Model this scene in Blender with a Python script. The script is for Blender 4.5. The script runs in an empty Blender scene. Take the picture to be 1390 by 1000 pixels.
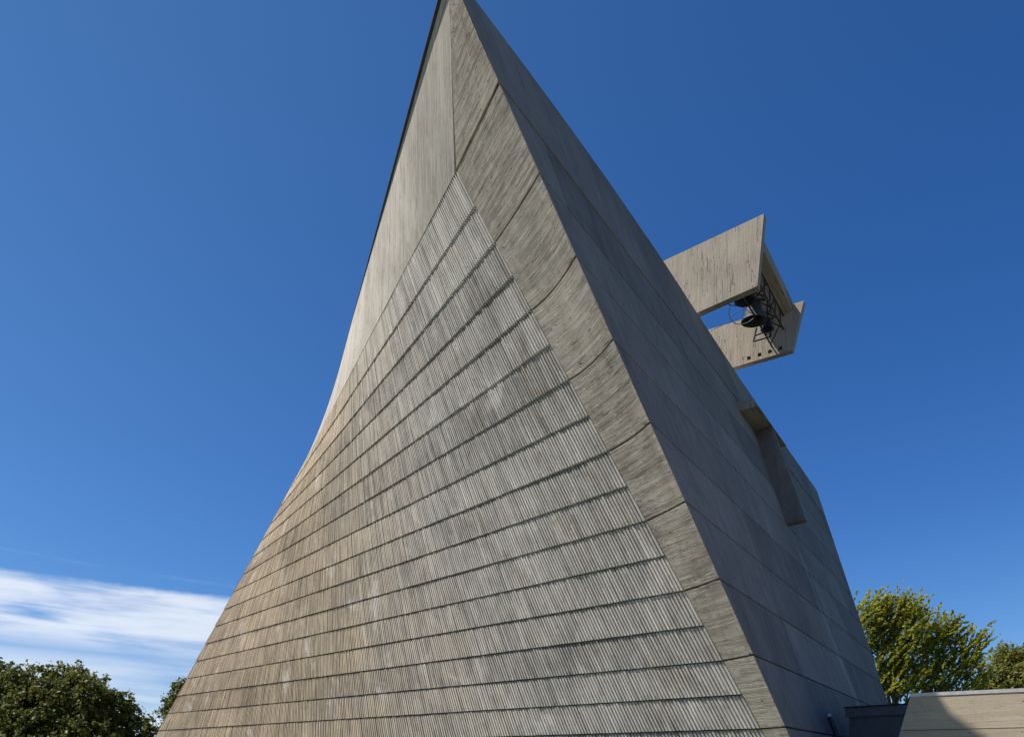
import bpy, bmesh, math, random
import numpy as np
from mathutils import Vector
random.seed(7); rng = np.random.default_rng(7)
sc = bpy.context.scene
C = sc.collection

# ------------------------------------------------------------------ camera
F, CX, HZ, EYE = 1150.0, 695.0, 1040.0, 1.6      # focal length, centre and horizon in photo pixels (rising-front lens)
cam = bpy.data.cameras.new('camera'); co = bpy.data.objects.new('camera', cam); C.objects.link(co)
co.location = (0, 0, EYE); co.rotation_euler = (math.radians(90), 0, 0)
cam.sensor_width = 36; cam.lens = 36*F/1390; cam.shift_y = (HZ-500)/1390
cam.clip_start = .1; cam.clip_end = 6000
sc.camera = co
sc.render.resolution_x, sc.render.resolution_y = 1024, 736

# ------------------------------------------------------------------ light
SUN_EL, SUN_AZ = math.radians(53.7), math.radians(-98.2)      # azimuth from +Y towards +X
sv = Vector((math.sin(SUN_AZ)*math.cos(SUN_EL), math.cos(SUN_AZ)*math.cos(SUN_EL), math.sin(SUN_EL)))
sun = bpy.data.lights.new('sun', 'SUN'); sun.energy = 5.0; sun.angle = math.radians(.53); sun.color = (1, .93, .82)
so = bpy.data.objects.new('sun', sun); C.objects.link(so); so.rotation_euler = sv.to_track_quat('Z', 'Y').to_euler()
sc.view_settings.view_transform = 'Standard'; sc.view_settings.look = 'None'
sc.view_settings.exposure = 0.5; sc.view_settings.gamma = 1.0; sc.view_settings.use_curve_mapping = False

class NT:
    """small node-tree helper"""
    def __init__(s, t): s.t = t; s.n = t.nodes; s.l = t.links
    def new(s, typ, ins=None, **kw):
        nd = s.n.new(typ)
        for k, v in kw.items(): setattr(nd, k, v)
        for k, v in (ins or {}).items(): s.set(nd.inputs[k], v)
        return nd
    def set(s, sock, v):
        if isinstance(v, bpy.types.NodeSocket): s.l.new(v, sock)
        else: sock.default_value = v
    def m(s, op, a, b=0.0, c=None, clamp=False):
        nd = s.n.new('ShaderNodeMath'); nd.operation = op; nd.use_clamp = clamp
        s.set(nd.inputs[0], a); s.set(nd.inputs[1], b)
        if c is not None: s.set(nd.inputs[2], c)
        return nd.outputs[0]
    def mr(s, v, a, b, c=0.0, d=1.0, smooth=True):
        nd = s.n.new('ShaderNodeMapRange'); nd.interpolation_type = 'SMOOTHSTEP' if smooth else 'LINEAR'
        for i, x in enumerate((v, a, b, c, d)): s.set(nd.inputs[i], x)
        return nd.outputs[0]
    def xyz(s, x, y, z=0.0):
        nd = s.n.new('ShaderNodeCombineXYZ')
        for i, q in enumerate((x, y, z)): s.set(nd.inputs[i], q)
        return nd.outputs[0]
    def noise(s, vec, scale, detail=4, rough=.55, dist=0.0):
        nd = s.n.new('ShaderNodeTexNoise'); s.set(nd.inputs['Vector'], vec)
        nd.inputs['Scale'].default_value = scale; nd.inputs['Detail'].default_value = detail
        nd.inputs['Roughness'].default_value = rough; nd.inputs['Distortion'].default_value = dist
        return nd.outputs[0]
    def mix(s, f, a, b, mode='MIX'):
        nd = s.n.new('ShaderNodeMix'); nd.data_type = 'RGBA'; nd.blend_type = mode
        s.set(nd.inputs[0], f); s.set(nd.inputs[6], a); s.set(nd.inputs[7], b)
        return nd.outputs[2]

w = bpy.data.worlds.new('World'); sc.world = w; w.use_nodes = True
W = NT(w.node_tree); W.n.clear()
sky = W.new('ShaderNodeTexSky', sky_type='NISHITA'); sky.sun_disc = False
sky.sun_elevation = SUN_EL; sky.sun_rotation = SUN_AZ; sky.altitude = 200; sky.air_density = 1.0; sky.dust_density = .1; sky.ozone_density = 3.5
tc = W.new('ShaderNodeTexCoord'); sp = W.new('ShaderNodeSeparateXYZ', {0: tc.outputs['Generated']})
dx, dy, dz = sp.outputs
az = W.m('ARCTAN2', dx, dy)
el = W.m('DIVIDE', dz, W.m('SQRT', W.m('ADD', W.m('MULTIPLY', dx, dx), W.m('MULTIPLY', dy, dy))))
# cirrus sheet low in the west: streaks run slightly downwards to the right
elt = W.m('ADD', el, W.m('MULTIPLY', W.m('ADD', az, .543), .05))
st = W.xyz(W.m('MULTIPLY', az, 5.0), W.m('MULTIPLY', elt, 75.0))
n_st = W.noise(st, 1.0, 7, .6, .6)
n_big = W.noise(W.xyz(W.m('MULTIPLY', az, 7.0), W.m('MULTIPLY', elt, 30.0), 3.0), 1.0, 4, .5, .3)
n_fine = W.noise(W.xyz(W.m('MULTIPLY', az, 60.0), W.m('MULTIPLY', elt, 190.0), 1.0), 1.0, 5, .6)
edge = W.m('ADD', .2030, W.m('MULTIPLY', W.m('SUBTRACT', n_fine, .5), .006))
topm = W.mr(W.m('SUBTRACT', edge, elt), 0.0, .009)
body = W.m('MULTIPLY', topm, W.mr(elt, .112, .15))
dens = W.m('MULTIPLY', body, W.mr(W.m('ADD', W.m('MULTIPLY', n_st, .45), W.m('MULTIPLY', n_big, .65)), .30, .60))
low = W.m('MULTIPLY', W.mr(elt, .02, .06), W.mr(elt, .145, .10))
dens2 = W.m('MULTIPLY', low, W.mr(W.m('ADD', W.m('MULTIPLY', n_st, .35), W.m('MULTIPLY', n_big, .65)), .36, .62, .18, .8))
wisp = W.m('MULTIPLY', W.mr(W.m('ABSOLUTE', W.m('SUBTRACT', W.m('ADD', elt, W.m('MULTIPLY', az, .03)), .2035)), .0030, 0.0), W.mr(n_big, .45, .7, 0, .16))
dens = W.m('MAXIMUM', W.m('MAXIMUM', dens, dens2), wisp)
dens = W.m('MULTIPLY', dens, W.mr(az, -.12, -.24))
dens = W.m('MULTIPLY', dens, .82)
# the photograph's polarising filter: Rayleigh-polarised light (strongest 90 degrees from the sun) is partly cut
cg = W.m('ADD', W.m('ADD', W.m('MULTIPLY', dx, sv.x), W.m('MULTIPLY', dy, sv.y)), W.m('MULTIPLY', dz, sv.z))
c2_ = W.m('MULTIPLY', cg, cg); dop = W.m('DIVIDE', W.m('SUBTRACT', 1.0, c2_), W.m('ADD', 1.0, c2_))
pol = W.xyz(W.m('SUBTRACT', 1.0, W.m('MULTIPLY', dop, .42)), W.m('SUBTRACT', 1.0, W.m('MULTIPLY', dop, .33)), W.m('SUBTRACT', 1.0, W.m('MULTIPLY', dop, .10)))
hs = W.new('ShaderNodeHueSaturation', {'Saturation': 1.105, 'Value': 1.04, 'Color': W.mix(1.0, W.mix(1.0, sky.outputs[0], (.90, 1.01, 1.06, 1), 'MULTIPLY'), pol, 'MULTIPLY')})
col = W.mix(dens, hs.outputs[0], (7.6, 8.1, 8.9, 1))
bg = W.new('ShaderNodeBackground', {0: col, 1: .080})
wo = W.new('ShaderNodeOutputWorld', {0: bg.outputs[0]})

# ------------------------------------------------------------------ survey helpers (photo measurements -> metres, camera foot at origin)
def V(*a): return np.array(a, float)
def P(px, py, D): return V((px-CX)/F*D, D, EYE+(HZ-py)/F*D)
def at_z(px, py, h): return P(px, py, h*F/(HZ-py))           # h = height above the eye
def on_plane(px, py, p0, nn):
    r = V((px-CX)/F, 1, (HZ-py)/F); o = V(0, 0, EYE)
    return o + r*(((p0-o)@nn)/(r@nn))
EX = [607, 628, 678, 732, 780, 830, 882, 925, 975, 1022, 1066, 1119]
EY = [-47, 0, 112, 235, 347, 460, 573, 680, 785, 888, 986, 1107]
LV = [112, 235, 347, 460, 573, 680, 785, 888, 986]            # the pour joints down the corner
def hz(y): k = HZ-y; return k*28/(F+.1*k)
Zl = [EYE+hz(y) for y in LV]                                   # levels 0..8
step = (Zl[7]-Zl[8])
Zl.append(Zl[8]-step)                                          # level 9, near the ground
ZT = EYE+hz(-47)                                               # apex height
APEX = P(607, -47, 28-.1*hz(-47))
BASE = P(1066, 986, 28-.1*hz(986))
edir = (APEX-BASE)/np.linalg.norm(APEX-BASE)
U = V(.59, 1, 0); U /= np.linalg.norm(U)                       # along the front wall, away from the camera
NH = V(U[1], -U[0], 0)                                         # horizontally outwards from the front wall
NW = np.cross(edir, U); NW /= np.linalg.norm(NW)
if NW[0] < 0: NW = -NW
_zz = np.array([hz(y)+EYE for y in EY][::-1]); _pp = [P(x, y, 28-.1*hz(y)) for x, y in zip(EX, EY)][::-1]
# corner edge: straight line in the front wall's plane
def E1(z): return BASE + edir*((z-BASE[2])/edir[2])
# boundary between corner band and ribbed field
Bpx = [(620,225,0),(645,280,.5),(672,332,1),(697,378,1.5),(720,424,2),(747,470,2.5),(772,513,3),(800,565,3.5),(826,610,4),(852,657,4.5),(877,705,5),(905,755,5.5),(930,800,6),(957,850,6.5),(982,895,7),(1005,943,7.5),(1030,988,8)]
def lev(k): i = min(int(k), 8); return Zl[i]+(Zl[i+1]-Zl[i])*(k-i)
bz = np.array([lev(k) for _, _, k in Bpx]); bp = np.array([at_z(x, y, lev(k)-EYE) for x, y, k in Bpx])
wts = np.where(bz < 4, .35, 1.0)
cX = np.polyfit(bz, bp[:, 0], 2, w=wts); cY = np.polyfit(bz, bp[:, 1], 2, w=wts)
Z0 = Zl[0]
B0 = V(np.polyval(cX, Z0), np.polyval(cY, Z0), Z0)
def Bd(z):
    if z <= Z0: return V(np.polyval(cX, z), np.polyval(cY, z), z)
    t = (z-Z0)/(ZT-Z0); return B0+(APEX-B0)*t
def E2(z): h = z-EYE; return V(-25.45+.497*h, 57.85+.105*h, z)
def smax(z): return float(np.linalg.norm((E2(z)-Bd(z))[:2]))
def rdir(z): d = E2(z)-Bd(z); return d/np.linalg.norm(d)
def nout(z): d = rdir(z); return V(-d[1], d[0], 0) if d[0]*0-d[1] < 0 else V(d[1], -d[0], 0)
def S(z, s, off=0.0): return Bd(z)+rdir(z)*s+nout(z)*off
INC = (U-NW*V(1, 1, .2)); INC /= np.linalg.norm(INC)           # into the building at the corner
def sag(z): return float(np.interp(z, sorted([Zl[i] for i in range(9)]), [0.02, .03, .03, .05, .18, .3, .36, .1, 0]))
def band(z, t, off=0.0):                                       # t: 0 at rib boundary, 1 at the corner edge
    a, b = Bd(z), E1(z); p = a+(b-a)*t
    p = p + V(p[0]/p[1], 1, 0)*sag(z)*4*t*(1-t)
    nn = -nout(z)*(1-t)+INC*t; nn /= np.linalg.norm(nn)
    return p - nn*off
def WP(u, z):                                                  # point of the front wall plane
    p = BASE+U*u; p = p + (edir-U*(edir@U))*((z-BASE[2])/edir[2]); return p
def ucoord(p): return float((p-BASE)@U)
def u_near(z): return ucoord(E1(z))
def u_far(z): return 34.1+.6*(z-EYE)
def roof_z(u): return EYE+float(np.interp(u, [-9, -5.6, -2, 2, 6, 12, 18, 25, 38, 48.7], [24.1, 24.6, 25.05, 25.4, 25.6, 25.55, 25.05, 24.5, 24.15, 24.07]))

# ------------------------------------------------------------------ objects
def link(name, me, mat=None, parent=None):
    o = bpy.data.objects.new(name, me); C.objects.link(o)
    if mat is not None and me is not None: me.materials.append(mat)
    if parent is not None: o.parent = parent
    return o
def tag(o, label=None, cat=None, group=None, kind=None):
    if label: o['label'] = label
    if cat: o['category'] = cat
    if group: o['group'] = group
    if kind: o['kind'] = kind
    return o
def thing(name, label, cat, group=None):
    return tag(link(name, None), label, cat, group)
def mesh(name, vs, fs, uvs=None, smooth=False):
    me = bpy.data.meshes.new(name); me.from_pydata([tuple(map(float, v)) for v in vs], [], fs)
    if uvs is not None:
        l = me.uv_layers.new(name='UVMap'); idx = np.empty(len(me.loops), int); me.loops.foreach_get('vertex_index', idx)
        l.data.foreach_set('uv', np.asarray(uvs, np.float32)[idx].ravel())
    if smooth: me.polygons.foreach_set('use_smooth', [True]*len(me.polygons))
    me.update(); return me
def slab(name, fn_out, fn_in, nu, nv, uvf, mat, parent, flip=False, smooth=False):
    """closed panel: outer grid fn_out(i/nu, j/nv), inner skin the same with depth"""
    vs, uv = [], []
    for fn in (fn_out, fn_in):
        for j in range(nv+1):
            for i in range(nu+1):
                vs.append(fn(i/nu, j/nv)); uv.append(uvf(i/nu, j/nv))
    n = (nu+1)*(nv+1); g = lambda i, j, k=0: k*n+j*(nu+1)+i
    fs = []
    for j in range(nv):
        for i in range(nu):
            fs.append((g(i, j), g(i+1, j), g(i+1, j+1), g(i, j+1)))
            fs.append((g(i, j, 1), g(i, j+1, 1), g(i+1, j+1, 1), g(i+1, j, 1)))
    for i in range(nu):
        fs.append((g(i, 0), g(i, 0, 1), g(i+1, 0, 1), g(i+1, 0))); fs.append((g(i, nv), g(i+1, nv), g(i+1, nv, 1), g(i, nv, 1)))
    for j in range(nv):
        fs.append((g(0, j), g(0, j+1), g(0, j+1, 1), g(0, j, 1))); fs.append((g(nu, j), g(nu, j, 1), g(nu, j+1, 1), g(nu, j+1)))
    if flip: fs = [f[::-1] for f in fs]
    me = mesh(name, vs, fs, uv)
    if smooth:
        me.polygons.foreach_set('use_smooth', [i < 2*nu*nv for i in range(len(me.polygons))])
        me.set_sharp_from_angle(angle=math.radians(40))
    return link(name, me, mat, parent)

# ------------------------------------------------------------------ materials
def concrete(name, c1, c2, grain='u', board=.12, bump=.35, patch=.5, rib=False, warm=0.0, white=0.0, boardtone=.12, streak=.3, seamk=.5, graink=.6, rndk=.26, top_shade_stain=0.0, drip_at=None):
    m = bpy.data.materials.new(name); m.use_nodes = True; t = NT(m.node_tree)
    bs = t.n['Principled BSDF']; bs.inputs['Roughness'].default_value = .92; bs.inputs['Specular IOR Level'].default_value = .25
    uvn = t.new('ShaderNodeUVMap'); s = t.new('ShaderNodeSeparateXYZ', {0: uvn.outputs[0]}); u, v = s.outputs[0], s.outputs[1]
    geo = t.new('ShaderNodeNewGeometry').outputs['Position']
    rnd = t.new('ShaderNodeObjectInfo').outputs['Random']
    along, cross = (u, v) if grain == 'u' else (v, u)
    off = t.m('MULTIPLY', rnd, 37.0)
    # board-marked grain
    g1 = t.noise(t.xyz(t.m('MULTIPLY', along, .38), t.m('MULTIPLY', cross, 10.0), off), 1.0, 5, .55, .03)
    g2 = t.noise(t.xyz(t.m('MULTIPLY', along, 2.5), t.m('MULTIPLY', cross, 40.0), off), 1.0, 4, .65, .2)
    mid0 = t.noise(geo, 1.7, 4, .6, .4)
    g3 = t.noise(t.xyz(t.m('MULTIPLY', along, .75), t.m('MULTIPLY', cross, 17.0), t.m('ADD', off, 2.0)), 1.0, 4, .68, 0.0)
    dash = t.mr(t.noise(t.xyz(t.m('MULTIPLY', along, 1.7), t.m('MULTIPLY', cross, 12.0), t.m('ADD', off, 6.0)), 1.0, 3, .6), .64, .70)
    bi = t.m('FLOOR', t.m('DIVIDE', cross, board))
    wn = t.new('ShaderNodeTexWhiteNoise', {'Vector': t.xyz(bi, t.m('FLOOR', t.m('DIVIDE', t.m('ADD', along, t.m('MULTIPLY', bi, 1.37)), 2.4 if not rib else 1.2)), off)}).outputs[0]
    fr = t.m('FRACT', t.m('DIVIDE', cross, board))
    # board seams: irregular broken dark lines rather than an even ruling
    sn = t.noise(t.xyz(t.m('MULTIPLY', along, .22), t.m('MULTIPLY', cross, 3.1/board*.16), t.m('ADD', off, 8.0)), 1.0, 3, .6)
    seam = t.m('MULTIPLY', t.mr(t.m('ABSOLUTE', t.m('SUBTRACT', sn, .5)), .012, .002), t.mr(g1, .42, .6))
    seam = t.m('MAXIMUM', seam, t.m('MULTIPLY', t.m('MULTIPLY', t.mr(t.m('ABSOLUTE', t.m('SUBTRACT', fr, .5)), .455, .5), t.mr(mid0, .5, .62)), t.m('MULTIPLY', t.mr(g1, .45, .62), .7)))
    big = t.noise(geo, .23, 6, .62, .4)
    mid = t.noise(geo, 1.1, 6, .65, .6)
    fine = t.noise(geo, 22.0, 4, .6)
    drip = t.noise(t.xyz(t.m('MULTIPLY', u, 1.6), t.m('MULTIPLY', v, .22), 5.0), 1.0, 5, .6, .2)
    tone = t.m('ADD', t.m('MULTIPLY', t.m('SUBTRACT', g1, .5), .9), t.m('MULTIPLY', t.m('SUBTRACT', mid, .5), .9*patch))
    tone = t.m('ADD', tone, t.m('MULTIPLY', t.m('SUBTRACT', big, .5), 1.6*patch))
    tone = t.m('ADD', tone, t.m('MULTIPLY', t.m('SUBTRACT', wn, .5), boardtone*2))
    tone = t.m('ADD', tone, t.m('MULTIPLY', t.m('SUBTRACT', drip, .5), streak*2))
    tone = t.m('ADD', tone, t.m('MULTIPLY', t.m('SUBTRACT', t.m('ADD', t.m('MULTIPLY', g2, .4), t.m('MULTIPLY', g3, .6)), .5), graink))
    tone = t.m('ADD', tone, t.m('MULTIPLY', t.m('SUBTRACT', rnd, .5), rndk))
    f = t.mr(tone, -.6, .6, 0, 1, False)
    col = t.mix(f, (*c1, 1), (*c2, 1))
    if warm:    # tan lime-stained weathering towards the rear, darkened to paint in the grazing sun
        wf = t.m('MULTIPLY', t.mr(t.m('ADD', u, t.m('MULTIPLY', t.m('SUBTRACT', big, .5), 22.0)), 5, 30), warm)
        col = t.mix(wf, col, t.mix(f, (c1[0]*.82, c1[1]*.68, c1[2]*.50, 1), (c2[0]*.82, c2[1]*.70, c2[2]*.535, 1)))
        bp_ = t.noise(geo, .42, 7, .68, .8)
        col = t.mix(t.mr(bp_, .50, .70, 0, .55), col, t.mix(f, (c1[0]*.62, c1[1]*.52, c1[2]*.42, 1), (c2[0]*.66, c2[1]*.59, c2[2]*.50, 1)))
        pw = t.noise(t.xyz(t.m('MULTIPLY', u, .5), t.m('MULTIPLY', v, .45), 31.0), 1.0, 6, .65, .5)
        col = t.mix(t.mr(pw, .56, .72, 0, .5), col, (c2[0]*1.12, c2[1]*1.12, c2[2]*1.14, 1))
        rust = t.noise(t.xyz(t.m('MULTIPLY', u, .9), t.m('MULTIPLY', v, .16), 9.0), 1.0, 4, .6, .3)
        col = t.mix(t.mr(rust, .62, .78, 0, .35), col, (.32, .235, .15, 1))
    dk = t.noise(t.xyz(t.m('MULTIPLY', u, .8), t.m('MULTIPLY', v, .5), 14.0), 1.0, 6, .7, .5)
    col = t.mix(t.mr(dk, .60, .74, 0, .55*patch), col, (c1[0]*.42, c1[1]*.42, c1[2]*.44, 1))
    if drip_at:    # pale lime runoff below the cross stem
        wob = t.noise(t.xyz(0.0, t.m('MULTIPLY', v, .35), 4.0), 1.0, 3, .5)
        dd = t.m('ABSOLUTE', t.m('SUBTRACT', u, t.m('ADD', drip_at-.9, t.m('MULTIPLY', wob, 1.8))))
        dm = t.m('MULTIPLY', t.mr(dd, .75, .1), t.m('MULTIPLY', t.mr(v, 14.5, 13.0), t.mr(drip, .3, .6, .2, 1)))
        col = t.mix(t.m('MULTIPLY', dm, .5), col, (.42, .42, .41, 1))
    if top_shade_stain:   # runoff stain plus painted lip shadow, dark ragged teeth under each pour joint
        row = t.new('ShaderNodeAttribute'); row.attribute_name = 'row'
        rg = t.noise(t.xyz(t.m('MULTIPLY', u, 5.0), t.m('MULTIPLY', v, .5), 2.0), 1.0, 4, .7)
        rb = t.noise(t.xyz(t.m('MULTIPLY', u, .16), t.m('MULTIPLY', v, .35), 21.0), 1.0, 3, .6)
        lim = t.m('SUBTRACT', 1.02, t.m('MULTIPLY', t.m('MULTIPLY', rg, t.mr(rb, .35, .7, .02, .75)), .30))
        col = t.mix(t.m('MULTIPLY', t.mr(t.m('SUBTRACT', row.outputs['Fac'], lim), -.06, .05), top_shade_stain), col, (.05, .048, .046, 1))
    if white:
        ws = t.noise(t.xyz(t.m('MULTIPLY', along, 1.4), t.m('MULTIPLY', cross, 5.0), t.m('ADD', off, 3.0)), 1.0, 8, .72, .5)
        col = t.mix(t.mr(ws, .52, .74, 0, white), col, (.46, .46, .45, 1))
    if not rib: col = t.mix(t.m('MULTIPLY', dash, min(.6, graink*.35)), col, (.06, .055, .048, 1))
    # small blow holes and dark specks
    vo = t.new('ShaderNodeTexVoronoi', {'Vector': t.xyz(u, v, off), 'Scale': 2.6}); vo.feature = 'F1'
    vr = t.new('ShaderNodeSeparateColor', {0: vo.outputs['Color']}).outputs[0]
    hole = t.m('MULTIPLY', t.mr(vo.outputs[0], .10, .03), t.m('GREATER_THAN', vr, .62))
    col = t.mix(t.m('MULTIPLY', hole, .7), col, (.05, .048, .045, 1))
    col = t.mix(t.m('MULTIPLY', seam, .0 if rib else seamk), col, (.06, .057, .052, 1))
    col = t.mix(t.mr(fine, .3, .75, 0, .22), col, (.1, .095, .09, 1), 'MIX')
    t.set(bs.inputs['Base Color'], col)
    h = t.m('ADD', t.m('MULTIPLY', g2, .5), t.m('MULTIPLY', g1, .6)); h = t.m('ADD', h, t.m('MULTIPLY', fine, .35))
    if not rib: h = t.m('SUBTRACT', h, t.m('MULTIPLY', seam, .8))
    if not rib: h = t.m('ADD', h, t.m('MULTIPLY', wn, .35))
    h = t.m('SUBTRACT', h, t.m('MULTIPLY', hole, 1.5))
    b = t.new('ShaderNodeBump', {'Height': h, 'Strength': bump, 'Distance': .02})
    t.set(bs.inputs['Normal'], b.outputs[0])
    return m

def plain(name, col, rough=.6, metal=0.0, var=.25, scale=6.0):
    m = bpy.data.materials.new(name); m.use_nodes = True; t = NT(m.node_tree); bs = t.n['Principled BSDF']
    geo = t.new('ShaderNodeTexCoord').outputs['Object']
    n = t.noise(geo, scale, 5, .6)
    c = t.mix(t.mr(n, .3, .7), tuple(x*(1-var) for x in col)+(1,), tuple(min(1, x*(1+var)) for x in col)+(1,))
    t.set(bs.inputs['Base Color'], c); bs.inputs['Roughness'].default_value = rough; bs.inputs['Metallic'].default_value = metal
    b = t.new('ShaderNodeBump', {'Height': n, 'Strength': .15, 'Distance': .01}); t.set(bs.inputs['Normal'], b.outputs[0])
    return m

M_rib = concrete('ribbed_concrete', (.205, .188, .17), (.72, .675, .61), grain='v', board=.15, rib=True, warm=.95, bump=.4, patch=.72, boardtone=.16, streak=.28, graink=1.3, top_shade_stain=.6, rndk=.34, white=.3)
M_band = concrete('board_marked_concrete', (.125, .102, .082), (.51, .455, .385), grain='u', board=.10, bump=1.0, patch=.8, white=.7, streak=.35, seamk=.85, graink=2.2, boardtone=.16)
M_top = concrete('smooth_pale_concrete', (.225, .20, .175), (.61, .555, .485), grain='v', board=.16, bump=.8, patch=.75, white=.6, streak=.4, seamk=.6, graink=2.0, boardtone=.05)
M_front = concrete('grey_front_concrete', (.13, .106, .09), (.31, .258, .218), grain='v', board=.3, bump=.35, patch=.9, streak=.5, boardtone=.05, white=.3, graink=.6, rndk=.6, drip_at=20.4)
M_fin = concrete('belfry_concrete', (.19, .16, .125), (.43, .375, .305), grain='v', board=.2, bump=1.0, patch=.5, streak=.25, boardtone=.05, seamk=.8, graink=1.0)
M_low = concrete('annex_concrete', (.25, .205, .15), (.46, .39, .295), grain='u', board=.14, bump=.5, patch=.35, streak=.05, graink=.7, seamk=.3)
M_core = concrete('joint_concrete', (.06, .056, .05), (.12, .11, .1), bump=.2)
M_roof = plain('roof_gravel', (.25, .24, .22), .95, scale=20)
M_zinc = plain('zinc_flashing', (.42, .41, .39), .5, .5, .12)
M_darkmetal = plain('dark_steel', (.035, .038, .045), .5, .6)
M_slate = plain('slate_cladding', (.10, .105, .115), .55, 0, .15)
M_bronze = plain('patinated_bronze', (.035, .036, .036), .4, .7)
M_black = plain('bell_mouth_shade', (.012, .012, .014), .8)  # near-black colour that paints in the shade inside the bell mouths
M_bright = plain('sunlit_bell_metal', (.07, .07, .07), .65, .3)  # lighter copy of the bell metal, sunlit shoulder put into its colour

# ------------------------------------------------------------------ ground
def ground_mat():
    m = bpy.data.materials.new('lawn'); m.use_nodes = True; t = NT(m.node_tree); bs = t.n['Principled BSDF']
    g = t.new('ShaderNodeNewGeometry').outputs['Position']
    n = t.noise(g, .15, 6, .6); n2 = t.noise(g, 18, 4, .7)
    c = t.mix(n, (.045, .075, .02, 1), (.09, .11, .035, 1)); c = t.mix(t.mr(n2, .3, .7, 0, .6), c, (.03, .05, .012, 1))
    t.set(bs.inputs['Base Color'], c); bs.inputs['Roughness'].default_value = .95
    b = t.new('ShaderNodeBump', {'Height': n2, 'Strength': .6, 'Distance': .05}); t.set(bs.inputs['Normal'], b.outputs[0])
    return m
gm = mesh('ground', [(-3000, -3000, 0), (3000, -3000, 0), (3000, 3000, 0), (-3000, 3000, 0)], [(0, 1, 2, 3)])
tag(link('ground', gm, ground_mat()), kind='structure')
pv = [(-30, -6, .004), (40, -6, .004), (34, 22, .004), (-20, 22, .004)]
tag(link('pavement', mesh('pavement', pv, [(0, 1, 2, 3)]), plain('pavement_concrete', (.33, .31, .28), .9, scale=3)), kind='structure')

# ------------------------------------------------------------------ church
church = thing('church', 'towering board-marked concrete church with a twisted ribbed side wall and dark leaning front wall', 'church')
TH = .14
zb = 0.0
# side wall core, behind every joint
nz, ns = 26, 26
vs, uv = [], []
for j in range(nz+1):
    z = zb+(ZT-.12-zb)*j/nz
    for i in range(ns+1):
        s = smax(z)*i/ns; vs.append(S(z, s, -.16)); uv.append((s, z))
fs = [(j*(ns+1)+i, j*(ns+1)+i+1, (j+1)*(ns+1)+i+1, (j+1)*(ns+1)+i) for j in range(nz) for i in range(ns)]
side = link('side_wall', mesh('side_wall', vs, fs, uv), M_core, church)
vs, fs = [], []
for j in range(nz+1):
    z = zb+(ZT-.12-zb)*j/nz
    for i in range(5): vs.append(band(z, i/4*.995, -.16))
fs = [(j*5+i, j*5+i+1, (j+1)*5+i+1, (j+1)*5+i) for j in range(nz) for i in range(4)]
link('corner_backing', mesh('corner_backing', vs, fs, [(0, 0)]*len(vs)), M_core, church)

# ribbed rows: real corrugation, every row leaning out a little at its foot
PITCH = .15
PROF = [(0.0, -.105), (.020, -.100), (.025, -.030), (.036, -.006), (.060, .004), (.090, -.002), (.116, -.016), (.126, -.10)]
SM0 = smax(1.3)
def fan(s, z):      # ribs keep their pitch at the corner and close up slightly towards the rear as the wall narrows
    return s-.75*(1-smax(z)/SM0)*s*s/(s+9)
def ribbed_row(z0, z1, k):
    vs, uv = [], []
    nr = int(smax(z0)*1.35/PITCH)+1
    js = [0, .12, .5, .88, 1.0]
    prof = [(i*PITCH+a, d, i) for i in range(nr) for a, d in PROF]
    jit = rng.normal(0, .006, nr+1); jw = rng.normal(0, .005, nr+1)
    chip = rng.random((nr+1, 5))
    for jj, f in enumerate(js):
        z = z0+(z1-z0)*f; sm = smax(z)
        bd, rd, no = Bd(z), rdir(z), nout(z)
        lean = .045*(1-f)
        for s, d, i in prof:
            ss = min(fan(s, z)+(jw[i] if d > -.03 else 0), sm); ss = max(ss, .004)
            dd = d+lean+jit[i]
            if jj in (0, 4) and chip[i, jj] > .8 and d > -.03: dd -= .012
            vs.append(bd+rd*ss+no*dd + V(0, 0, .012*(chip[i, 2]-.5) if jj == 0 else 0)); uv.append((s, z))
    n = len(prof)
    fs = [(j*n+i, j*n+i+1, (j+1)*n+i+1, (j+1)*n+i) for j in range(len(js)-1) for i in range(n-1)]
    # closed foot and head so the joint reads as a real gap
    b0 = len(vs)
    for f, z in ((0, z0), (1, z1)):
        sm = smax(z); bd, rd, no = Bd(z), rdir(z), nout(z)
        for s, d, i in prof: vs.append(bd+rd*min(fan(s, z), sm)+no*(-.15)); uv.append((s, z))
    t0 = (len(js)-1)*n
    for i in range(n-1):
        fs.append((b0+i, b0+i+1, i+1, i)); fs.append((t0+i, t0+i+1, b0+n+i+1, b0+n+i))
    me = mesh('ribbed_panel', vs, fs, uv)
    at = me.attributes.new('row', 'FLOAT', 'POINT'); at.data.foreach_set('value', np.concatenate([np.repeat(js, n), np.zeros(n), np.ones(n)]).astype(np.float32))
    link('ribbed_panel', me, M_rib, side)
halves = []
for k in range(9):
    for h in (0, .5): halves.append((lev(k+h), lev(k+h+.5)))
GAP = .038
for k, (zh, zl) in enumerate(halves):
    ribbed_row(max(zl+GAP/2, .05), zh-GAP/2, k)
if Zl[9] > .3: ribbed_row(.05, Zl[9]-GAP/2, 99)

# smooth panels of the top band (between the first rib row and the roof)
cuts = [0.0, 6.7, 14.8, 22.6, 31.0]
for i in range(4):
    a, b = cuts[i], cuts[i+1]
    last = i == 3
    def f(off):
        def g(x, y):
            z = Z0+.02+(ZT-Z0-.02)*y; sm = smax(z)
            sa = a*sm/smax(Z0)+(.018 if i else .22); sb = b*sm/smax(Z0)-.018 if not last else sm
            s = sa+(sb-sa)*x
            D = S(z, s)[1]
            rec = y**1.0*float(np.interp(D, [25, 30, 35, 39, 46], [.10, .09, .07, .045, .0]))
            return S(z, s, off-rec-.01)
        return g
    slab('parapet_panel', f(0.0), f(-.14), 14, 10, lambda x, y: (a+(b-a)*x, Z0+(ZT-Z0)*y), M_top, side)
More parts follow.
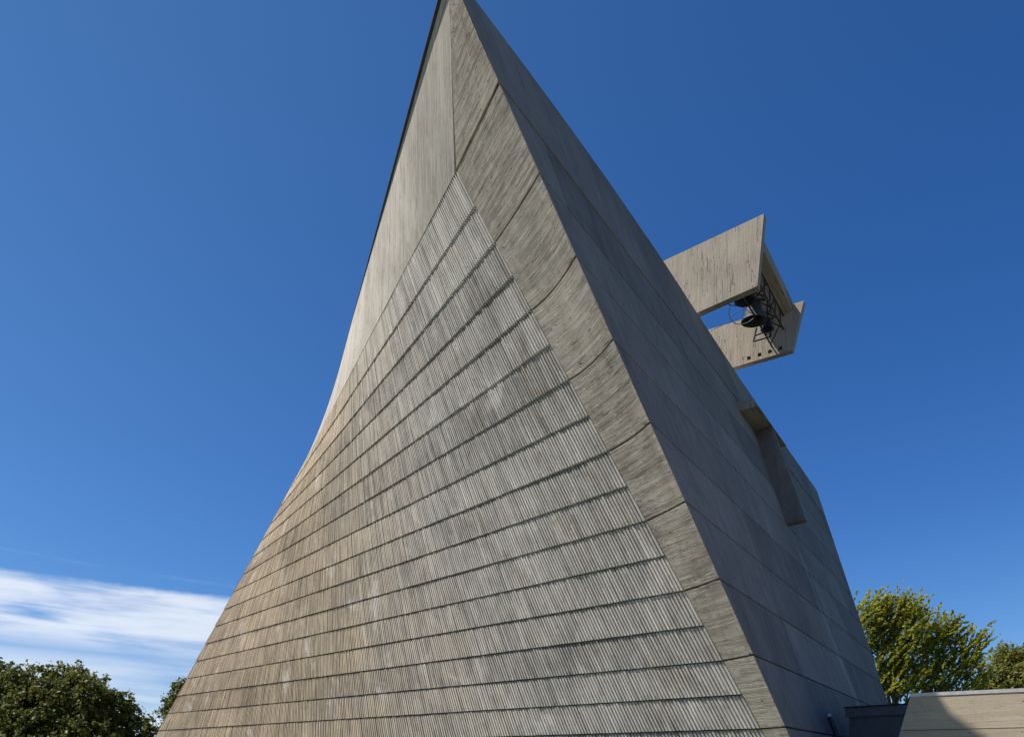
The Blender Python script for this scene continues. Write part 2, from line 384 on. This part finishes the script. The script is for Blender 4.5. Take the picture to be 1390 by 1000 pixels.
# coping whose soffit shows as a dark sliver
def cop(z_off, in_):   # thin dark metal edge
    return lambda x, y: S(ZT, smax(ZT)*x, (0.0 if y == 0 else -.9)) + V(0, 0, z_off + (0 if y == 0 else in_))
slab('coping', cop(.06, .2), cop(0.0, 0.0), 24, 1, lambda x, y: (x*33, y), M_darkmetal, side, flip=True)

# corner band panels
for k in range(-1, 9):
    zh = ZT-.03 if k < 0 else Zl[k]-(.05 if k == 0 else .03)
    zl = (Zl[k+1] if k < 8 else Zl[9])+(.05 if k < 0 else .03)
    if k == 8: zl = .03
    def f(off):
        def g(x, y):
            z = zl+(zh-zl)*y
            if x == 1 and 0 < y < 1: x = 1-abs(cj[int(round(y*24)) % 25])
            return band(z, .006/ max(.5, np.linalg.norm(E1(z)-Bd(z)))+x*(1-.008), off)
        return g
    cj = rng.normal(0, .0035, 25)*(rng.random(25) > .4)
    wdt = float(np.linalg.norm(E1(zl)-Bd(zl)))
    slab('corner_panel', f(0.0), f(-TH), 14, 24, lambda x, y: (x*wdt, zl+(zh-zl)*y), M_band, side, flip=True, smooth=True)

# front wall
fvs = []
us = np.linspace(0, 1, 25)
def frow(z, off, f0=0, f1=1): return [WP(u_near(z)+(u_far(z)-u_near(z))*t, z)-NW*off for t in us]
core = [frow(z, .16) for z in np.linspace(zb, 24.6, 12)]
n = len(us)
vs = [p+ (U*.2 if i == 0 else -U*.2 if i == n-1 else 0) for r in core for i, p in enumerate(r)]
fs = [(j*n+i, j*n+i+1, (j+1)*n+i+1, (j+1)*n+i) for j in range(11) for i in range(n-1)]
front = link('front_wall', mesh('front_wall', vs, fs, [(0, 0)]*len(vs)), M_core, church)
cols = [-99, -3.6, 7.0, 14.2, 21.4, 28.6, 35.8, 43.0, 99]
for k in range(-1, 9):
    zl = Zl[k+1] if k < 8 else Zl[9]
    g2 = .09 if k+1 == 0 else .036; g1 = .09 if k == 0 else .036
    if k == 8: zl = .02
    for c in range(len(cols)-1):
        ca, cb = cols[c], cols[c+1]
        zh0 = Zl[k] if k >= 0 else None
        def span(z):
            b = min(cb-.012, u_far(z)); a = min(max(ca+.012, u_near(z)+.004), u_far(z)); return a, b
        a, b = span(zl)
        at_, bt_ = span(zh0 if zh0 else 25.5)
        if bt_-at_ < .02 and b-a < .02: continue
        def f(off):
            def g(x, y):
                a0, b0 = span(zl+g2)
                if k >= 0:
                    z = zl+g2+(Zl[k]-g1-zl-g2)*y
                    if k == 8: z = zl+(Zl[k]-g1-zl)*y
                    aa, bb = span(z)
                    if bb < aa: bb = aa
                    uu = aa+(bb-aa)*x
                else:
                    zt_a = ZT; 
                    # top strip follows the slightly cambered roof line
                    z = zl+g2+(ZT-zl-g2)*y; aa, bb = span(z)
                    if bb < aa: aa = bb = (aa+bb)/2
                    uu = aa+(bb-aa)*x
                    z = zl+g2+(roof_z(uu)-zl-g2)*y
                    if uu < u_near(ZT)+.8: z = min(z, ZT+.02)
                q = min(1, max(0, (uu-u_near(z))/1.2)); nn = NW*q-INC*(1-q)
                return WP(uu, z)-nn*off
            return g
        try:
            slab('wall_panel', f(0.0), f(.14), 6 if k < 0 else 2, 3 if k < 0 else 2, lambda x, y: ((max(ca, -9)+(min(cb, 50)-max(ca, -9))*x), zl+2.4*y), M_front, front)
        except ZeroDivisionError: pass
bpy.context.view_layer.update()

# roof, rear wall and the far side wall close the building
UC = 18.5
def mir(p): d = ucoord(p); return p+U*(2*UC-2*d)
def E1f(z): return WP(u_far(z), z)
def E2f(z): return mir(E2(z))
zr = 24.6
ring = [WP(t, min(roof_z(t), 27)-.35)-NW*.2 for t in np.linspace(u_near(ZT)+.3, u_far(ZT)-.3, 16)]
ring += [E2f(ZT)*V(1, 1, 1)-V(0, 0, .35), S(ZT, smax(ZT)-.05, -.2)-V(0, 0, .35)]
ring += [S(ZT, smax(ZT)*q, -.3)-V(0, 0, .35) for q in (.8, .6, .4, .2)]
cen = sum(ring)/len(ring)
vs = ring+[cen]; fs = [(i, (i+1) % len(ring), len(ring)) for i in range(len(ring))]
link('roof', mesh('roof', vs, fs), M_roof, church)
def curtain(name, A_, B_, mat, nu=10, nv=12, ztop=ZT-.05):
    def g(off):
        def h(x, y):
            z = zb+(ztop-zb)*y; a, b = A_(z), B_(z); return a+(b-a)*x + off
        return h
    m_ = (A_(8)+B_(8))/2; c_ = V(0, 0, 0)+(WP(UC, 8)+ (E2(8)+E2f(8))/2)/2
    inn = c_-m_; inn[2] = 0; inn /= np.linalg.norm(inn)
    return slab(name, g(V(0, 0, 0)), g(inn*.3), nu, nv, lambda x, y: (x*30, y*24), mat, church)
curtain('rear_wall', lambda z: E2(z)+(E2f(z)-E2(z))*.004, E2f, M_front)
curtain('far_side_wall', lambda z: E1f(z)-NH*.15, lambda z: E2f(z), M_top)

# tau-shaped relief on the front wall
zc = EYE+19.87
def outp(u_, z, d): p = WP(u_, z); return p+NH*d
def prism(name, pts, vec, mat, parent, uvax=None):
    """pts: planar polygon (list of 3-vectors), extruded by vec; uvs from (horizontal, z)"""
    n = len(pts); vs = list(pts)+[p+vec for p in pts]
    fs = [tuple(range(n)), tuple(range(2*n-1, n-1, -1))]+[(i, i+n, (i+1) % n+n, (i+1) % n) for i in range(n)]
    ax = uvax if uvax is not None else NH
    uvs = [(float(p@ax), float(p[2])+float(p@U)*.3) for p in vs]
    me = mesh(name, vs, fs, uvs); bm = bmesh.new(); bm.from_mesh(me); bmesh.ops.recalc_face_normals(bm, faces=bm.faces)
    bm.to_mesh(me); bm.free()
    return link(name, me, mat, parent)
def sect(u_, prof): return [outp(u_, z, d) for d, z in prof]
prism('cross_bar', sect(18.6, [(-.1, zc), (1.09, zc), (.92, zc+.42), (-.1, zc+.5)]), U*6.75, M_fin, front)
prism('cross_stem', [outp(19.9, EYE+13.5, -.1), outp(19.9, EYE+13.62, 1.06), outp(21.75, zc-.004, 1.04), outp(21.95, zc-.004, -.1)], U*.55, M_front, front)

# ------------------------------------------------------------------ belfry: two cantilevered fins and a cross slab
W1 = on_plane(947, 424, BASE, NW); W2 = on_plane(1000, 497, BASE, NW)
u1, u2 = ucoord(W1), ucoord(W2)
def fp(px, py, p0): return on_plane(px, py, p0, U)
def nz_(p): return float((p-BASE)@NH), float(p[2])
def NP(nh, z, u_): return V(BASE[0], BASE[1], 0)+U*u_+NH*nh+V(0, 0, z)
belf = link('belfry', None, None, church)
def fin(u0, tl, tr, br, bl, th, holes=()):
    pts = []
    for nh, z in (tl, tr, br, bl): pts.append(NP(nh, z, u0))
    o = prism('fin_slab', pts, U*th, M_fin, belf)
    for nh, z in holes:
        q = .115
        hpts = [NP(nh-q, z+q, u0-.3), NP(nh+q, z+q, u0-.3), NP(nh+q, z-q, u0-.3), NP(nh-q, z-q, u0-.3)]
        c = prism('cutter', hpts, U*.62, None, None)
        md = o.modifiers.new('hole', 'BOOLEAN'); md.object = c; md.operation = 'DIFFERENCE'; md.solver = 'EXACT'
        dg = bpy.context.evaluated_depsgraph_get(); me = bpy.data.meshes.new_from_object(o.evaluated_get(dg))
        o.modifiers.clear(); o.data = me; bpy.data.objects.remove(c)
    return o
a, b, c_, d_ = [nz_(fp(*p, W1)) for p in ((903, 353), (1037, 290), (1028, 388), (947, 424))]
sl = (b[1]-a[1])/(b[0]-a[0]); slb = (c_[1]-d_[1])/(c_[0]-d_[0])
tlf = (-15.0, a[1]+sl*(-15-a[0])); blf = (-15.0, d_[1]+slb*(-15-d_[0])-.9)
def poly_fin(u0, pl, th, holes=()):
    return fin(u0, *pl, th, holes)
poly_fin(u1, (tlf, b, c_, (-12.0, d_[1]+slb*(-12-d_[0]))), .5)
a2, b2, c2, d2, e2 = [nz_(fp(*p, W2)) for p in ((966, 446), (1091, 408), (1075, 475), (1000, 497), (1072, 408))]
hl = [nz_(fp(860+x*.24, 270+y*.24, W2)) for x, y in ((652, 899), (713, 880), (771, 862), (830, 843))]
sl2 = (b2[1]-a2[1])/(b2[0]-a2[0]); slb2 = (c2[1]-d2[1])/(c2[0]-d2[0])
poly_fin(u2, ((-15, a2[1]+sl2*(-15-a2[0])), b2, c2, (-12, d2[1]+slb2*(-12-d2[0]))), .5, hl)
# cross slab
zs = EYE+28.35
pr = [(-5.35, zs), (-6.3, zs), (-6.3, zs+.25), (-7.7, zs+.25), (-7.7, zs+.5), (-5.3, zs+.5)]
prism('cross_slab', [NP(n_, z_, u1+.5) for n_, z_ in pr], U*(u2-u1-.502), M_fin, belf)

# ------------------------------------------------------------------ bells
def lathe(prof, seg=40):
    vs, fs = [], []
    for r, z in prof:
        for i in range(seg): a = 2*math.pi*i/seg; vs.append((r*math.cos(a), r*math.sin(a), z))
    for j in range(len(prof)-1):
        for i in range(seg): k = (i+1) % seg; fs.append((j*seg+i, j*seg+k, (j+1)*seg+k, (j+1)*seg+i))
    return vs, fs
def tube_mesh(name, paths, r, seg=8):
    vs, fs = [], []
    for path in paths:
        path = [Vector(p) for p in path]; b0 = len(vs); n = len(path)
        for i, p in enumerate(path):
            t = (path[min(i+1, n-1)]-path[max(i-1, 0)]).normalized()
            up = Vector((0, 0, 1)) if abs(t.z) < .9 else Vector((1, 0, 0))
            x = t.cross(up).normalized(); y = x.cross(t)
            for k in range(seg):
                a = 2*math.pi*k/seg; vs.append(p+x*r*math.cos(a)+y*r*math.sin(a))
        for i in range(n-1):
            for k in range(seg):
                k2 = (k+1) % seg; fs.append((b0+i*seg+k, b0+i*seg+k2, b0+(i+1)*seg+k2, b0+(i+1)*seg+k))
        fs.append(tuple(b0+k for k in range(seg))[::-1]); fs.append(tuple(b0+(n-1)*seg+k for k in range(seg)))
    return mesh(name, vs, fs)
bellprof = [(.50, 0), (.492, .02), (.44, .10), (.37, .22), (.33, .38), (.305, .55), (.28, .66), (.22, .73), (.10, .76), (.0, .765)]
inner = [(.0, .70), (.20, .68), (.26, .60), (.285, .40), (.33, .22), (.41, .08), (.455, .01), (.50, 0)]
def make_bell(p, dia, label, mat):
    t = thing('bell', label, 'bell', 'bells hanging in the belfry'); t.location = tuple(p); t.scale = (dia, dia, dia); t.rotation_euler = (0, 0, 0)
    vs, fs = lathe(inner[:-1]+bellprof); link('bell_body', mesh('bell_body', vs, fs, smooth=True), mat, t)
    vs, fs = lathe([(r*.985, z-.004) for r, z in inner[:-1]]+[(.485, .002)]); link('mouth_shade_shell', mesh('mouth_shade_shell', vs, fs, smooth=True), M_black, t)  # added dark shell, painted shade for the hollow of the bell
    link('clapper', tube_mesh('clapper', [[(0, 0, .7), (0.02, 0, .2)], [(0.02, 0, .2), (0.02, 0, .02)]], .03), M_darkmetal, t)
    link('yoke', tube_mesh('yoke', [[(-.45, 0, .86), (.45, 0, .86)], [(-.08, 0, .74), (-.08, 0, .88)], [(.08, 0, .74), (.08, 0, .88)]], .055), M_darkmetal, t)
    return t
bells = []
for (px, py, uu, dia, lab, mt) in ((1012, 409, u1+2.1, 1.25, 'dark bell nearest the upper concrete fin, the highest of the three', M_bronze),
                                   (1023.5, 436, u1+4.2, 1.48, 'large middle bell with a pale sunlit shoulder in the concrete belfry', M_bright),
                                   (1041.5, 447, u1+6.0, .8, 'smallest bell, low beside the lower concrete fin', M_bronze)):
    p = fp(px, py, WP(uu, 20)); make_bell(p, dia, lab, mt); bells.append((p, dia, uu))
frame = thing('steel_support', 'dark steel frame of rails and braces carrying the bells under the belfry slab', 'steel frame')
rails = []
def rp(nh, z, u_): return tuple(NP(nh, z, u_))
for nh, z in ((-5.9, zs-.15), (-7.4, zs-.15), (-5.9, zs-1.0), (-6.6, zs-1.9)):
    rails.append(link('rail', tube_mesh('rail', [[rp(nh, z, u1+.55), rp(nh, z, u2-.02)]], .055), M_darkmetal, frame))
for i in range(6):
    uu = u1+1.0+i*1.3
    link('brace', tube_mesh('brace', [[rp(-5.9, zs-.1, uu), rp(-5.9, zs-1.0, uu)], [rp(-5.9, zs-1.0, uu), rp(-6.6, zs-1.9, uu+.5)], [rp(-7.4, zs-.1, uu), rp(-5.9, zs-1.0, uu+.6)]], .04), M_darkmetal, frame)
for p, dia, uu in bells:
    nh, z = nz_(p)
    link('hanger', tube_mesh('hanger', [[rp(nh, z+dia*.86, uu), rp(nh, max(zs+.2, z+dia*.9), uu)], [rp(nh, z+dia*.86, uu), rp(-5.9, zs-.15, uu)]], .05), M_darkmetal, frame)
for i, (p, dia, uu) in enumerate(bells[:2]):       # bell wheels: hoop with spokes
    nh, z = nz_(p); c0 = (nh-.15-.25*i, z+dia*.45)
    R = .98 if i == 0 else .9
    th = [[rp(c0[0]+R*math.cos(a), c0[1]-.1+R*math.sin(a), uu-.75+.1*i) for a in np.linspace(0, 2*math.pi, 41)]]
    sp_ = [[rp(c0[0], c0[1]-.1, uu-.75+.1*i), rp(c0[0]+R*math.cos(a), c0[1]-.1+R*math.sin(a), uu-.75+.1*i)] for a in np.arange(6)*math.pi/3+.3]
    t = thing('hoop_wheel', ['thin steel hoop wheel beside the highest bell, seen against blue sky', 'thin steel hoop wheel in front of the large middle bell'][i], 'wheel', 'bell wheels in the belfry')
    link('rim', tube_mesh('rim', th, .022), M_darkmetal, t)
    for s_ in sp_: link('spoke', tube_mesh('spoke', [s_], .016, 6), M_darkmetal, t)
q0, q1 = fp(1023, 463, WP(u1+6.6, 20)), fp(1046, 456.5, WP(u1+6.6, 20))
link('platform', tube_mesh('platform', [[tuple(q0), tuple(q1)], [tuple(q0), tuple(fp(1027, 445, WP(u1+6.6, 20)))], [tuple(q1), tuple(fp(1045, 436, WP(u1+6.6, 20)))], [tuple(fp(1025, 455, WP(u1+6.6, 20))), tuple(fp(1044, 448, WP(u1+6.6, 20)))]], .06), M_darkmetal, frame)
cab = []
for dz_ in (0, .35, .7):
    cab.append([tuple(NP(-11.5, 26.9+dz_+EYE-.6, u1+5)), tuple(NP(-7.6, 27.2+dz_+EYE-.4, u1+4.5))])
for cpath in cab:
    pass
tag(link('cable', tube_mesh('cable', [cab[0]], .012, 5), M_darkmetal), 'thin cable stretched from the roof to the bells', 'cable')

# ------------------------------------------------------------------ low buildings at the right foot
def hl_(px, py, h): return at_z(px, py, h)
z_an = EYE+2.5
L1, L2 = at_z(1236, 943.5, 2.5), at_z(1390, 936.5, 2.5)
ld = L2-L1; ld[2] = 0; ld /= np.linalg.norm(ld); ln = V(-ld[1], ld[0], 0)      # along, and backwards
annex = thing('annex_building', 'low tan board-marked concrete annex with battered end and zinc coping, half in shadow', 'building')
def AP(a, back, z): return V(L1[0], L1[1], 0)+ld*a+ln*back+V(0, 0, z)
batt = .27
zj = EYE+1.28
core_pts = [AP(-1.05+.1, .06, 0), AP(40, .06, 0), AP(40, .06, z_an-.1), AP(.1, .06, z_an-.1)]
prism('wall', core_pts, ln*12, M_core, annex, ld)
prism('wall_course', [AP(-batt*(z_an-zj)+0, 0, zj+.012), AP(40, 0, zj+.012), AP(40, 0, z_an), AP(0, 0, z_an)], ln*12.3, M_low, annex, ld)
prism('wall_course', [AP(-batt*z_an, 0, 0.0), AP(40, 0, 0.0), AP(40, 0, zj-.012), AP(-batt*(z_an-zj), 0, zj-.012)], ln*12.3, M_low, annex, ld)
prism('coping', [AP(-.03, -.03, z_an-.045), AP(40, -.03, z_an-.045), AP(40, -.03, z_an+.075), AP(-.03, -.03, z_an+.075)], ln*12.4, M_zinc, annex, ld)
# link box between annex and church
K1, K2 = at_z(1147, 959, 2.5), at_z(1226, 954.5, 2.5)
kd = K2-K1; kl = np.linalg.norm(kd[:2]); kd[2] = 0; kd /= np.linalg.norm(kd); kn = V(-kd[1], kd[0], 0)
def KP(a, back, z): return V(K1[0], K1[1], 0)+kd*a+kn*back+V(0, 0, z)
lk = thing('link_corridor', 'dark slate-grey low link with overhanging fascia between the church wall and the annex', 'building')
zf = EYE+2.07
prism('fascia', [KP(0, 0, zf), KP(kl+1.2, 0, zf), KP(kl+1.2, 0, z_an-.05), KP(0, 0, z_an-.05)], kn*5, M_slate, lk, kd)
prism('flashing', [KP(-.05, -.03, z_an-.048), KP(kl+1.2, -.03, z_an-.048), KP(kl+1.2, -.03, z_an+.01), KP(-.05, -.03, z_an+.01)], kn*5, M_darkmetal, lk, kd)
prism('wall', [KP(.12, .1, 0), KP(kl+1.3, .1, 0), KP(kl+1.2, .1, zf-.002), KP(.12, .1, zf-.002)], kn*4.8, M_slate, lk, kd)
# slanted downpipe at the foot of the front wall
pp = thing('downpipe', 'short dark metal downpipe with bright cap leaning on the shaded front wall', 'downpipe')
pa = on_plane(1121, 974, BASE, NW)+NW*.15
pdn = (WP(ucoord(pa)-0, 0)-WP(ucoord(pa), pa[2])); 
pb = pa+pdn*.98
link('pipe', tube_mesh('pipe', [[tuple(pa), tuple(pb)]], .085, 12), M_darkmetal, pp)
pc = pa-pdn/np.linalg.norm(pdn)*.12
link('cap', tube_mesh('cap', [[tuple(pa), tuple(pc)]], .11, 12), M_zinc, pp)

# ------------------------------------------------------------------ trees
def leaf_mat(name, ca, cb, cc, trans=.35):
    m = bpy.data.materials.new(name); m.use_nodes = True; t = NT(m.node_tree); t.n.clear()
    g = t.new('ShaderNodeNewGeometry'); at = t.new('ShaderNodeAttribute'); at.attribute_name = 'tint'
    n = t.noise(g.outputs['Position'], .6, 3, .6)
    c = t.mix(t.mr(t.m('ADD', t.m('MULTIPLY', at.outputs['Fac'], .7), t.m('MULTIPLY', n, .5)), .15, 1.0), (*ca, 1), (*cb, 1))
    c = t.mix(t.mr(at.outputs['Fac'], .93, .96), c, (*cc, 1))
    d = t.new('ShaderNodeBsdfPrincipled', {'Base Color': c, 'Roughness': .5}); d.inputs['Specular IOR Level'].default_value = .4
    tr = t.new('ShaderNodeBsdfTranslucent', {'Color': c})
    mx = t.new('ShaderNodeMixShader', {0: trans, 1: d.outputs[0], 2: tr.outputs[0]})
    t.new('ShaderNodeOutputMaterial', {0: mx.outputs[0]})
    return m
M_bark = plain('bark', (.075, .06, .048), .9, scale=4)
def leaves(name, cen, nrm, size, tint, mat, parent, aspect=1.0, axis=None):
    """one folded four-triangle leaf clump piece per centre"""
    N = len(cen)
    nrm = nrm/np.linalg.norm(nrm, axis=1)[:, None]
    if axis is None: axis = rng.normal(size=(N, 3))
    x = axis-nrm*(np.sum(axis*nrm, 1))[:, None]; x /= np.linalg.norm(x, axis=1)[:, None]+1e-9
    y = np.cross(nrm, x)
    s = size[:, None]
    pts = np.stack([cen-x*s*aspect, cen-y*s*.62+nrm*s*.15, cen+x*s*aspect, cen+y*s*.62+nrm*s*.15], 1)
    v = pts.reshape(-1, 3)
    me = bpy.data.meshes.new(name)
    me.vertices.add(4*N); me.vertices.foreach_set('co', v.ravel())
    idx = np.arange(4*N).reshape(N, 4); tri = np.concatenate([idx[:, [0, 1, 2]], idx[:, [0, 2, 3]]], 1).reshape(-1, 3)
    me.loops.add(tri.size); me.loops.foreach_set('vertex_index', tri.ravel())
    me.polygons.add(len(tri)); me.polygons.foreach_set('loop_start', np.arange(0, tri.size, 3))
    a = me.attributes.new('tint', 'FLOAT', 'POINT'); a.data.foreach_set('value', np.repeat(tint, 4))
    me.update(calc_edges=True); me.validate()
    return link(name, me, mat, parent)
def limb_mesh(name, chains):
    vs, fs = [], []
    for path, r0, r1 in chains:
        n = len(path); b0 = len(vs); seg = 7
        for i, p in enumerate(path):
            p = Vector(p); t = (Vector(path[min(i+1, n-1)])-Vector(path[max(i-1, 0)])).normalized()
            up = Vector((0, 0, 1)) if abs(t.z) < .9 else Vector((1, 0, 0)); x = t.cross(up).normalized(); y = x.cross(t); r = r0+(r1-r0)*i/(n-1)
            for k in range(seg): a = 2*math.pi*k/seg; vs.append(p+x*r*math.cos(a)+y*r*math.sin(a))
        for i in range(n-1):
            for k in range(seg): k2 = (k+1) % seg; fs.append((b0+i*seg+k, b0+i*seg+k2, b0+(i+1)*seg+k2, b0+(i+1)*seg+k))
    return mesh(name, vs, fs, smooth=True)
def make_tree(base, h, R, lobes, label, mat, ncl, per, lsize, spray=0.0, sweep=(0, 0, 0), trunk_r=.3, group=None, hollow=.55, flat=.8):
    """lobes: list of (dx, dy, z, radius). Clumps of leaves sit on twig ends inside each lobe's shell"""
    base = V(*base); t = thing('tree', label, 'tree', group); t.location = tuple(base)
    chains = [([(0, 0, -.2), (.1, 0, h*.18), (0, .1, h*.38), (.1, -.05, h*.62)], trunk_r, trunk_r*.4)]
    cen = []; tw = []
    wts = np.array([l[3]**2 for l in lobes]); wts = wts/wts.sum()
    for (lx, ly, lz, lr), wt in zip(lobes, wts):
        st_ = V(0, 0, h*(.2+.25*random.random())); c = V(lx, ly, lz)
        mid_ = (st_+c)/2+V(0, 0, -.05*h)
        chains.append(([tuple(st_), tuple(mid_), tuple(c)], trunk_r*.45, trunk_r*.12))
        k = int(ncl*wt)
        d = rng.normal(size=(k, 3)); d /= np.linalg.norm(d, axis=1)[:, None]
        r = lr*(hollow+(1-hollow)*rng.random(k)**.5)*(1+.12*rng.normal(size=k))
        q = c+d*r[:, None]*V(1, 1, flat)
        cen.append(q)
        for i in range(0, k, max(1, k//14)): chains.append(([tuple(c), tuple((c+q[i])/2+V(0, 0, -.15)), tuple(q[i])], trunk_r*.11, .012))
    cen = np.concatenate(cen)
    cen = cen[cen[:, 2] > h*.16]
    N = len(cen); sw = V(*sweep)
    rr = rng.normal(size=(N, per, 3))*(.3*lsize*3.2)
    if spray:
        ax = rng.normal(size=(N, 1, 3))*.3+sw; ax /= np.linalg.norm(ax, axis=2)[:, :, None]
        tpar = rng.random((N, per, 1))*spray
        rr = rr*.24*(1.15-tpar/spray*.8)+ax*tpar
        axis = np.broadcast_to(ax, rr.shape)+rng.normal(size=rr.shape)*.45
        axis = axis.reshape(-1, 3)
    else: axis = None
    pts = (cen[:, None, :]+rr).reshape(-1, 3)
    tint = np.clip(np.repeat(rng.random(N), per)*.75+rng.random(N*per)*.25, 0, 1)
    if True:
        auto = rng.random(N*per) > .985; tint = np.where(auto, .99, np.minimum(tint, .92))
    nr = rng.normal(size=pts.shape)*.75+V(0, 0, .75)
    leaves('crown', pts, nr, lsize*(.6+.7*rng.random(len(pts))), tint, mat, t, 1.1 if spray else .95, axis)
    link('trunk', limb_mesh('trunk', chains), M_bark, t)
    return t
M_dark = leaf_mat('maple_leaves', (.045, .06, .012), (.17, .18, .04), (.26, .15, .04), .4)
M_yel = leaf_mat('silver_maple_leaves', (.19, .21, .02), (.44, .42, .055), (.38, .31, .06), .6)
M_mid = leaf_mat('locust_leaves', (.15, .17, .035), (.33, .32, .08), (.30, .18, .06), .6)
def gp(px, D): return ((px-CX)/F*D, D, 0)
# big dense maple at left edge, D 58
D = 62; s_ = D/F
def lobe(bx, px, py, D, r, dyy=0): return ((px-bx)*D/F, dyy, EYE+(HZ-py)*D/F, r)
b = 75
make_tree(gp(b, D), 9.5, 6, [lobe(b, 95, 925, D, 1.5), lobe(b, 60, 935, D, 1.9, -1), lobe(b, 20, 945, D, 2.2, -1.5), lobe(b, 120, 950, D, 2.3, -1), lobe(b, 150, 965, D, 1.9), lobe(b, 178, 992, D, 1.6), lobe(b, 70, 975, D, 2.8, -2), lobe(b, 130, 1005, D, 2.6, -2), lobe(b, 20, 1000, D, 2.8, -2), lobe(b, 85, 1010, D, 2.9, -2.6), lobe(b, 90, 980, D, 2.6, 2), lobe(b, 190, 1020, D, 1.3)],
          'broad dense dark green maple filling the lower left corner', M_dark, 3400, 16, .15, trunk_r=.35)
b = -15
make_tree(gp(b, 70), 9.8, 5, [lobe(b, -10, 925, 70, 2.2), lobe(b, 4, 935, 70, 2.1, -1), lobe(b, -25, 950, 70, 3), lobe(b, 5, 985, 70, 2.8, -1), lobe(b, -30, 1000, 70, 3.0)],
          'maple cut by the left picture edge behind the broad dense maple', M_dark, 1300, 16, .16, trunk_r=.3)
b = 252; D = 88
make_tree(gp(b, D), 11.5, 4, [lobe(b, 252, 935, D, 1.5), lobe(b, 238, 950, D, 1.2), lobe(b, 226, 965, D, .9), lobe(b, 236, 980, D, 1.3), lobe(b, 260, 960, D, 2.5), lobe(b, 222, 992, D, .9), lobe(b, 262, 995, D, 2.4)],
          'small green tree peeking out behind the foot of the ribbed wall', M_dark, 900, 10, .17, trunk_r=.2, hollow=.3)
b = 1215; D = 92
lb = [lobe(b, 1172, 838, D, 1.1), lobe(b, 1168, 880, D, 1.2), lobe(b, 1195, 860, D, 1.2), lobe(b, 1180, 845, D, 1.3), lobe(b, 1205, 835, D, 1.3, -.5), lobe(b, 1230, 842, D, 1.3), lobe(b, 1225, 870, D, 1.8, -1), lobe(b, 1262, 868, D, 1.5), lobe(b, 1285, 868, D, 1.1), lobe(b, 1200, 900, D, 1.6), lobe(b, 1190, 875, D, 1.0),
      lobe(b, 1240, 905, D, 1.8), lobe(b, 1280, 900, D, 1.3), lobe(b, 1312, 885, D, .9), lobe(b, 1325, 876, D, .6), lobe(b, 1300, 915, D, 1.5, -1), lobe(b, 1215, 935, D, 1.8), lobe(b, 1185, 935, D, 1.4), lobe(b, 1262, 935, D, 1.6), lobe(b, 1305, 940, D, 1.4)]
lb = [(x, y, z, r*1.48) for x, y, z, r in lb]
make_tree(gp(b, D), 21, 6, lb, 'airy yellow-green silver maple with feathery upswept sprays behind the annex', M_yel, 980, 22, .20, spray=2.6, sweep=(.75, 0, .95), trunk_r=.4, hollow=.15)
b = 1372; D = 108
make_tree(gp(b, D), 18, 5, [(x, y, z, r*1.4) for x, y, z, r in [lobe(b, 1368, 890, D, 1.3), lobe(b, 1385, 895, D, 1.5), lobe(b, 1352, 915, D, 1.5), lobe(b, 1378, 925, D, 2.2, -1), lobe(b, 1335, 935, D, 1.3), lobe(b, 1400, 905, D, 2.2), lobe(b, 1350, 945, D, 1.7), lobe(b, 1400, 945, D, 2.2)]],
          'lighter round tree at the right picture edge behind the annex coping', M_mid, 1600, 14, .19, trunk_r=.3, hollow=.25)
